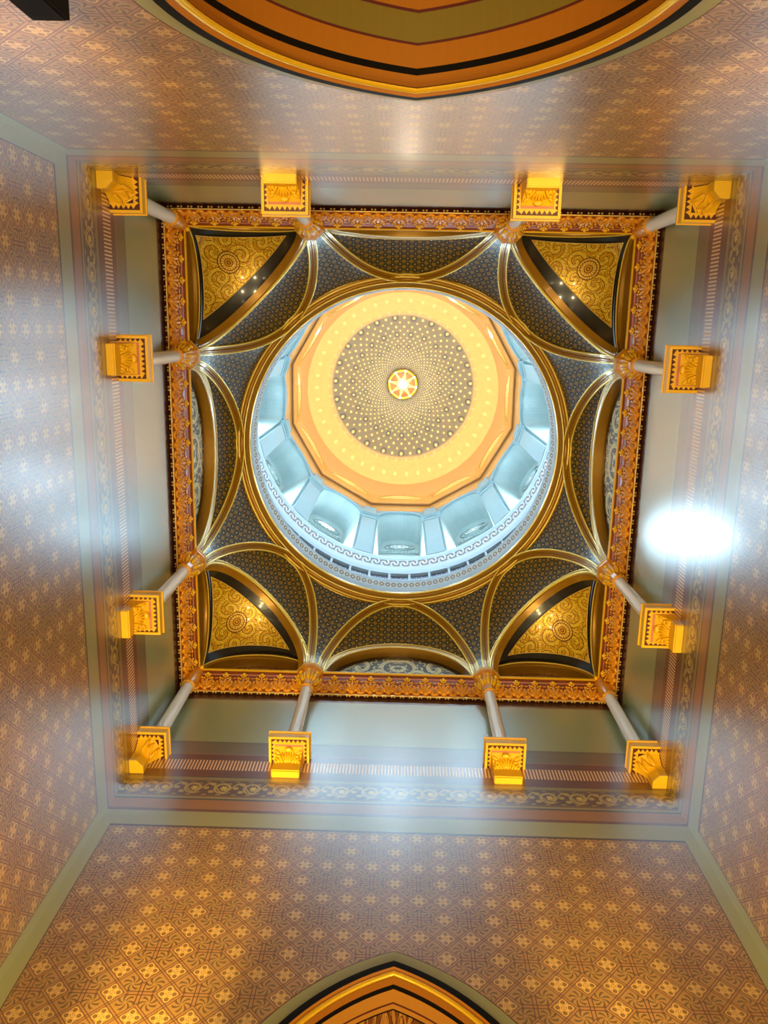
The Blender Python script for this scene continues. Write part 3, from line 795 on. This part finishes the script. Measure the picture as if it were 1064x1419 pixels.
def column_parts(o, corner=False):
    OG = (0, 0, 2.848)
    q = MB(); q.lathe([(.0, 2.848), (.034, 2.848), (.036, 2.853), (.034, 2.859), (.029, 2.862), (.031, 2.867), (.028, 2.872)], 24); q.build('base', 'gilt_deep', o, OG)
    q = MB(); q.lathe([(.0268, 2.870), (.0265, 2.95), (.0255, 3.15), (.0240, 3.335)], 28); q.build('shaft', 'silver', o, OG)
    q = MB()
    q.lathe([(.0245, 3.330), (.031, 3.332), (.034, 3.338), (.031, 3.345), (.026, 3.348)], 24); q.build('necking', 'gilt_deep', o, OG)
    q = MB()
    for k in range(14): a = 2 * PI * k / 14; q.ell((.033 * math.cos(a), .033 * math.sin(a), 3.334), (.0034, .0034, .0034), None, 6, 4)
    q.build('bead_ring', 'gilt_light', o, OG)['kind'] = 'stuff'
    if corner:
        q = MB(); q.lathe([(.026, 3.346), (.030, 3.37), (.033, 3.40), (.033, 3.50)], 16); q.build('capital', 'gilt_deep', o, OG)
        return
    q = MB(); prof = [(.027, 3.346), (.030, 3.365), (.036, 3.40), (.044, 3.43), (.052, 3.455), (.058, 3.465), (.062, 3.472), (.064, 3.484), (.064, 3.504), (.03, 3.512)]
    q.lathe(prof, 8, PI / 8, PI / 8 + 2 * PI, smooth=False); cp = q.build('capital', 'gilt_deep', o, OG)
    q = MB()
    for k in range(8):
        a = 2 * PI * k / 8; ca, sa = math.cos(a), math.sin(a); ax = Matrix.Rotation(a, 3, 'Z') @ Matrix.Rotation(.45, 3, 'Y')
        q.ell((.041 * ca, .041 * sa, 3.405), (.005, .010, .026), ax, 8, 6)
        q.ell((.0535 * ca, .0535 * sa, 3.440), (.007, .009, .008), ax, 8, 6)
        b_ = a + PI / 8; q.ell((.043 * math.cos(b_), .043 * math.sin(b_), 3.398), (.004, .006, .022), Matrix.Rotation(b_, 3, 'Z') @ Matrix.Rotation(.45, 3, 'Y'), 8, 6)
    lv = q.build('capital_leaves', 'gilt', cp, OG)
    q = MB(); q.lathe([(.0640, 3.480), (.067, 3.484), (.067, 3.490), (.064, 3.494)], 8, PI / 8, PI / 8 + 2 * PI, smooth=False); q.build('abacus_edge', 'gilt_light', cp, OG)

def wname(s): return {'left': 'left wall', 'right': 'right wall', 'back': 'top wall', 'front': 'bottom wall'}[s]
mid0 = thing('corbel', (0, 0, 2.70), 'x', 'corbel', 'gilded corbels carrying the wall columns'); corbel_parts(mid0)
cor0 = thing('corbel', (0, 0, 2.70), 'x', 'corbel', 'gilded corbels carrying the wall columns'); corbel_parts(cor0, True)
col0 = thing('column', (0, 0, 2.848), 'x', 'column', 'silver columns below the cornice'); column_parts(col0)
colc = thing('column', (0, 0, 2.848), 'x', 'column', 'silver columns below the cornice'); column_parts(colc, True)
fm = fc = True
for side in ('left', 'right', 'back', 'front'):
    for s in (1, -1):
        u = (.468 if side in ('left', 'right') else .416) * s
        uc = (.460 if side in ('left', 'right') else .410) * s
        wx, wy, _ = wallpt(side, u, 0, 0); kx, ky, _ = wallpt(side, uc, .0555, 0)
        if side in ('left', 'right'): which = 'upper' if wy > 0 else 'lower'
        else: which = 'left' if wx > 0 else 'right'
        rz = {'front': 0, 'back': PI, 'left': PI / 2, 'right': -PI / 2}[side]
        a = mid0 if fm else copy_tree(mid0); b = col0 if fm else copy_tree(col0); fm = False
        place(a, (wx, wy, 2.70), rz); a['label'] = 'square gilded corbel with acanthus relief, the %s one on the %s' % (which, wname(side))
        place(b, (kx, ky, 2.848), rz); b['label'] = 'slim silver column with octagonal capital, the %s one on the %s' % (which, wname(side))
for sx, sy, rz, nm in ((-1, -1, 0, 'bottom right'), (1, -1, PI / 2, 'bottom left'), (1, 1, PI, 'top left'), (-1, 1, -PI / 2, 'top right')):
    a = cor0 if fc else copy_tree(cor0); b = colc if fc else copy_tree(colc); fc = False
    place(a, (sx * 1.0, sy * A, 2.70), rz); a['label'] = 'gilded corbel with chamfered leaf face in the %s corner' % nm
    place(b, (sx * .945, sy * 1.0, 2.848), rz); b['label'] = 'slim silver column standing in the %s corner' % nm

# ------------------------------------------------------------------ oculus ring
rg = thing('oculus_ring', (0, 0, 4.08), 'bronze and gold moulded ring round the great circular opening', 'ring'); og = (0, 0, 4.08)
MB().lathe([(.853, 4.072), (.849, 4.048), (.840, 4.042), (.829, 4.046), (.826, 4.058), (.820, 4.060), (.814, 4.052), (.806, 4.052), (.801, 4.066), (.796, 4.070), (.790, 4.072), (.784, 4.085), (.782, 4.100)], 160).build('moulded_ring', 'ribbrown', rg, og)
for r, z, w in ((.8475, 4.046, .0036), (.8335, 4.042, .0036), (.8095, 4.0515, .003), (.787, 4.078, .003)):
    MB().lathe([(r + w * math.cos(2 * PI * k / 8), z + w * math.sin(2 * PI * k / 8)) for k in range(9)], 160).build('gilded_bead', 'ribgold', rg, og)

# ------------------------------------------------------------------ drum
q = MB(); q.lathe([(.782, 4.096), (.779, 4.105), (.779, 4.150), (.784, 4.165), (.788, 4.175), (.788, 4.185)], 160); q.lathe([(.788, 4.185), (.788, 4.275)], 160, mat=1)
q.lathe([(.788, 4.275), (.785, 4.285), (.785, 4.30), (.80, 4.31), (1.06, 4.33)], 160); q.lathe([(1.06, 4.33), (1.06, 5.04), (1.03, 5.05), (1.03, 5.068)], 160)
q.lathe([(1.05, 5.068), (1.05, 5.212)], 160, mat=3)
q.lathe([(1.03, 5.212), (1.035, 5.23), (1.025, 5.25), (1.025, 5.36), (1.035, 5.375), (1.03, 5.39), (1.04, 5.405), (1.04, 5.42)], 160); q.lathe([(1.04, 5.42), (1.04, 5.59)], 160, mat=2)
q.lathe([(1.04, 5.59), (1.03, 5.60), (1.03, 5.64), (1.045, 5.65), (1.40, 5.66)], 160)
struct(q.build('wall_drum', ['white', 'beadband', 'scrollband', 'grille']))
bal = thing('gallery_railing', (0, 0, 5.06), 'white ring of little posts and rails low in the drum above the opening', 'railing'); og = (0, 0, 5.06)
pp = None
for k in range(48):
    if pp is None:
        q = MB(); q.box(1.026, 1.042, -.0075, .0075, 5.066, 5.212); q.box(1.024, 1.044, -.011, .011, 5.066, 5.085); q.box(1.024, 1.044, -.011, .011, 5.195, 5.214); pp = q.build('post', 'white', bal, og); o = pp
    else: o = pp.copy(); C.objects.link(o); o.parent = bal
    o.rotation_euler = (0, 0, 2 * PI * (k + .5) / 48)
MB().lathe([(1.045, 5.205), (1.024, 5.205), (1.022, 5.215), (1.03, 5.222)], 144).build('top_rail', 'white', bal, og)
MB().lathe([(1.045, 5.075), (1.024, 5.075), (1.022, 5.065), (1.03, 5.058)], 144).build('bottom_rail', 'white', bal, og)

AP = 1.047; RV = 1.084; OW = .196; ZS = 6.95; ZB = 5.65; BK = 1.30
def bp(ang, u, r, z): return (r * math.cos(ang) - u * math.sin(ang), r * math.sin(ang) + u * math.cos(ang), z)
clock = {}
for k in range(12):
    ang = -PI / 2 + k * PI / 6; hv = .2805
    arc = [(-OW, ZB)] + [(-OW * math.cos(PI * i / 20), ZS + OW * math.sin(PI * i / 20)) for i in range(21)] + [(OW, ZB)]
    q = MB(); n = len(arc); ztop = 7.26
    # front face of the bay
    for sgn, seq in ((-1, arc[:12]), (1, arc[11:][::-1])):
        for (x0, z0), (x1, z1) in zip(seq[:-1], seq[1:]):
            q.add([bp(ang, x0, AP, z0), bp(ang, x1, AP, z1), bp(ang, sgn * hv, AP, z1), bp(ang, sgn * hv, AP, z0)], [(0, 1, 2, 3)], [(0, 0)] * 4)
    zt = ZS + OW
    q.add([bp(ang, -hv, AP, zt), bp(ang, hv, AP, zt), bp(ang, hv, AP, ztop), bp(ang, -hv, AP, ztop)], [(0, 1, 2, 3)], [(0, 0)] * 4)
    # soffit and jambs
    L_ = 0; us = []
    for i, (x, z) in enumerate(arc):
        if i: L_ += math.hypot(x - arc[i - 1][0], z - arc[i - 1][1])
        us.append(L_)
    tot = us[-1]
    q.add([bp(ang, x, AP, z) for x, z in arc] + [bp(ang, x * .90, BK, z) for x, z in arc], [(i, i + 1, n + i + 1, n + i) for i in range(n - 1)],
          [(0, a - tot / 2) for a in us] + [(BK - AP, a - tot / 2) for a in us], 1, False)
    # back wall with an arched window opening: ring between niche outline and window outline
    win = [(-.165, 5.70)] + [(-.165 * math.cos(PI * i / 20), 6.46 + .10 * math.sin(PI * i / 20)) for i in range(21)] + [(.165, 5.70)]
    sc9 = [(x * .90, z) for x, z in arc]
    q.add([bp(ang, x, BK, z) for x, z in sc9] + [bp(ang, x, BK, z) for x, z in win], [(i, i + 1, n + i + 1, n + i) for i in range(n - 1)], [(0, 0)] * (2 * n), 2)
    q.add([bp(ang, -.18, BK, ZB), bp(ang, .18, BK, ZB), bp(ang, .165, BK, 5.70), bp(ang, -.165, BK, 5.70)], [(0, 1, 2, 3)], [(0, 0)] * 4, 2)
    struct(q.build('wall_drum_bay', ['blueplaster', 'stone', 'greyplaster']))
    # window
    wo = bpy.data.objects.new('window_%d' % (k + 1), None); C.objects.link(wo); struct(wo)
    wc = bp(ang, 0, BK, 6.0); wo.location = (wc[0] * S, wc[1] * S, wc[2] * S + EYE)
    q = MB(); q.add([bp(ang, x, BK + .012, z) for x, z in win], [tuple(range(n))], [(0, 0)] * n)
    q.build('window_pane', 'sky', wo, wc)
    q = MB(); P3 = [bp(ang, x, BK, z) for x, z in win]; rd = (-math.cos(ang), -math.sin(ang), 0)
    q.sweep(P3, [rd] * n, [(-.014, -.006), (-.014, .012), (0, .018), (.014, .012), (.014, -.006)])
    q.build('window_frame', 'greyplaster', wo, wc)
    q = MB()
    for x in (-.08, 0, .08): q.tube([bp(ang, x, BK, 5.70), bp(ang, x, BK, 6.50)], .008, 6)
    for z in (5.95, 6.12, 6.29, 6.45): q.tube([bp(ang, -.165, BK, z), bp(ang, .165, BK, z)], .008, 6)
    q.build('window_tracery', 'greyplaster', wo, wc)
    # small pierced rosette light in the tympanum, with its moulded ring and sill of dentils
    q = MB(); q.add([bp(ang, .082 * math.cos(t * PI / 12), BK - .004, 6.88 + .052 * math.sin(t * PI / 12)) for t in range(24)], [tuple(range(24))], [(0, 0)] * 24)
    q.build('rosette_pane', 'sun' if k == 1 else 'rosette', wo, wc)
    q = MB(); ov = lambda a, b, r=BK - .006: [bp(ang, a * math.cos(t * PI / 12), r, 6.88 + b * math.sin(t * PI / 12)) for t in range(24)]
    q.tube(ov(.086, .056), .007, 6, closed=True); q.tube(ov(.13, .10), .006, 6, closed=True); q.tube(ov(.028, .02), .005, 6, closed=True)
    for t in range(8):
        a_ = t * PI / 4 + PI / 8; q.tube([bp(ang, .028 * math.cos(a_), BK - .006, 6.88 + .02 * math.sin(a_)), bp(ang, .086 * math.cos(a_), BK - .006, 6.88 + .056 * math.sin(a_))], .006, 6)
    for t in range(11): q.ell(bp(ang, -.15 + .03 * t, BK - .01, 6.70), (.008, .008, .012), None, 6, 4)
    q.tube([bp(ang, -.165, BK - .01, 6.72), bp(ang, .165, BK - .01, 6.72)], .007, 6); q.tube([bp(ang, -.165, BK - .01, 6.675), bp(ang, .165, BK - .01, 6.675)], .006, 6)
    q.build('rosette_tracery', 'greyplaster', wo, wc)
    # archivolt
    # k grows counter-clockwise in plan: +x is the picture's left
    where = {0: 'six o clock', 1: 'seven o clock', 2: 'eight o clock', 3: 'nine o clock', 4: 'ten o clock', 5: 'eleven o clock', 6: 'twelve o clock', 7: 'one o clock', 8: 'two o clock', 9: 'three o clock', 10: 'four o clock', 11: 'five o clock'}[k]
    oa = thing('arch_moulding', bp(ang, 0, AP, ZS), 'pale blue plaster arch moulding of the drum niche at %s' % where, 'arch', 'arch mouldings of the drum niches')
    oc = bp(ang, 0, AP, ZS)
    pa = [bp(ang, (OW + .012) * math.cos(PI * i / 28), AP, ZS + (OW + .012) * math.sin(PI * i / 28)) for i in range(29)]
    MB().sweep(pa, [rd] * 29, [(-.020, -.002), (-.020, .010), (-.012, .016), (-.006, .008), (.004, .008), (.010, .020), (.020, .014), (.020, -.002)]).build('archivolt', 'blueplaster', oa, oc)
    MB().sweep(pa, [rd] * 29, tubeprof((.0, .010), .003), 0, True).build('inner_bead', 'greyplaster', oa, oc)
    # pier at the vertex between this bay and the next
    va = ang + PI / 12
    vn = {0: 'six and seven', 1: 'seven and eight', 2: 'eight and nine', 3: 'nine and ten', 4: 'ten and eleven', 5: 'eleven and twelve', 6: 'twelve and one', 7: 'one and two', 8: 'two and three', 9: 'three and four', 10: 'four and five', 11: 'five and six'}[k]
    po = thing('pilaster', bp(va, 0, 1.06, ZB), 'pale blue pilaster with moulded cap between the drum niches at %s o clock' % vn, 'pilaster', 'pilasters between the drum niches'); pc = bp(va, 0, 1.06, ZB)
    def vbox(q, w, r0, r1, z0, z1, mat=0):
        v = [bp(va, -w, r0, z0), bp(va, w, r0, z0), bp(va, w, r1, z0), bp(va, -w, r1, z0), bp(va, -w, r0, z1), bp(va, w, r0, z1), bp(va, w, r1, z1), bp(va, -w, r1, z1)]
        q.add(v, [(0, 3, 2, 1), (4, 5, 6, 7), (0, 1, 5, 4), (1, 2, 6, 5), (2, 3, 7, 6), (3, 0, 4, 7)], [(0, 0)] * 8, mat)
    q = MB(); vbox(q, .062, 1.036, 1.09, ZB, 6.76); q.build('shaft', 'blueplaster', po, pc)
    q = MB(); vbox(q, .070, 1.028, 1.09, ZB, 5.72); q.build('base', 'blueplaster', po, pc)
    q = MB(); vbox(q, .068, 1.030, 1.09, 6.74, 6.765); vbox(q, .064, 1.034, 1.09, 6.79, 6.82); vbox(q, .076, 1.024, 1.09, 6.84, 6.865); vbox(q, .084, 1.016, 1.09, 6.865, 6.91); vbox(q, .06, 1.036, 1.09, 6.765, 6.84)
    vbox(q, .055, 1.044, 1.09, 6.91, 7.22)
    q.build('cap', 'blueplaster', po, pc)

# ------------------------------------------------------------------ twelve sided cornice under the dome
dc = thing('dome_cornice', (0, 0, 7.25), 'twelve sided orange gold cornice above the blue drum', 'cornice'); og = (0, 0, 7.25)
c15 = math.cos(PI / 12)
def dod(prof, mb, mat=0):
    mb.lathe([(r / c15, z) for r, z in prof], 12, -PI / 2 + PI / 12, -PI / 2 + PI / 12 + 2 * PI, mat, False)
q = MB(); dod([(1.06, 7.235), (1.047, 7.235), (1.040, 7.25), (1.020, 7.26), (1.005, 7.262)], q); q.build('lower_moulding', 'domegold', dc, og)
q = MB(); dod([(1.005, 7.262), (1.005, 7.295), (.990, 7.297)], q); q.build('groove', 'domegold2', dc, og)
q = MB(); dod([(.990, 7.297), (.988, 7.288), (.975, 7.290), (.968, 7.305), (.960, 7.325)], q); q.build('upper_moulding', 'domegold', dc, og)
q = MB(); dod([(.960, 7.325), (.935, 7.43), (.960, 7.44), (1.06, 7.42)], q); q.build('cove_lip', 'domegold', dc, og)
for k in range(12):
    ang = -PI / 2 + k * PI / 6; K = 24
    q = MB(); w = .205
    pts = [(w * math.cos(PI * i / K), .012 + .078 * math.sin(PI * i / K)) for i in range(K + 1)]
    def fp(x, h, o): f = h / .105; return bp(ang, x * (1 - f * .02), .960 - .025 * f - o, 7.325 + h)
    q.add([fp(x, h, .003) for x, h in pts], [tuple(range(K + 1))], [(x + k * .37, h) for x, h in pts])
    pn = q.build('scroll_panel', 'domescroll', dc, og)
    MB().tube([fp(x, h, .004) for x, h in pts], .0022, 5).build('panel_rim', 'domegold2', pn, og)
# dome shell
prof = [(1.01, 7.42)] + [(1.01 * math.cos(t), 7.42 + 1.60 * math.sin(t)) for t in [PI / 2 * i / 48 for i in range(1, 48)]] + [(.004, 9.02)]
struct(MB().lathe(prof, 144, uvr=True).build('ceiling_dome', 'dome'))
# central light
dl = thing('ceiling_light', (0, 0, 8.98), 'round gilded light with star spokes and glaring bulb at the dome crown', 'light'); og = (0, 0, 8.98)
MB().lathe([(.158, 8.99), (.166, 8.965), (.158, 8.94), (.146, 8.935), (.140, 8.95), (.140, 8.985)], 64).build('rim', 'gilt', dl, og)
MB().lathe([(.150, 8.985), (.003, 8.99)], 48).build('backplate', 'gilt_shade', dl, og)
for k in range(8):
    q = MB(); a0 = 2 * PI * k / 8 + .2
    for s in (-1, 1): q.tube([(.035 * math.cos(a0 + s * .5), .035 * math.sin(a0 + s * .5), 8.93), (.142 * math.cos(a0 + s * .0), .142 * math.sin(a0), 8.95)], .006, 6)
    q.build('star_ray', 'gilt_light', dl, og)
    MB().ell((.148 * math.cos(a0), .148 * math.sin(a0), 8.925), (.008, .008, .008), None, 8, 6).build('small_bulb', 'bulb', dl, og)
MB().ell((0, 0, 8.90), (.040, .040, .040), None, 16, 10).build('bulb', 'bulb', dl, og)

# ------------------------------------------------------------------ black speaker box on the top wall
sp = thing('speaker', (.552, A - .02, 1.22), 'small black box loudspeaker fixed to the top wall in the upper left', 'speaker'); og = (.552, A - .02, 1.22)
x0, x1 = .521, .582
q = MB()
pl = [(x0, A - .001), (x1, A - .001), (x1, A - .030), (x1 - .005, A - .036), (x0, A - .036)]
zt, zb = 1.313, 1.13; n = 5
q.add([(x, y, zb) for x, y in pl] + [(x, y, zt) for x, y in pl], [tuple(range(n))[::-1], tuple(range(n, 2 * n))] + [(i, (i + 1) % n, n + (i + 1) % n, n + i) for i in range(n)])
q.build('cabinet', 'darkcase', sp, og)
MB().box(x0 + .004, x1 - .009, A - .0385, A - .036, 1.135, 1.307).build('front_grille', 'blackgloss', sp, og)
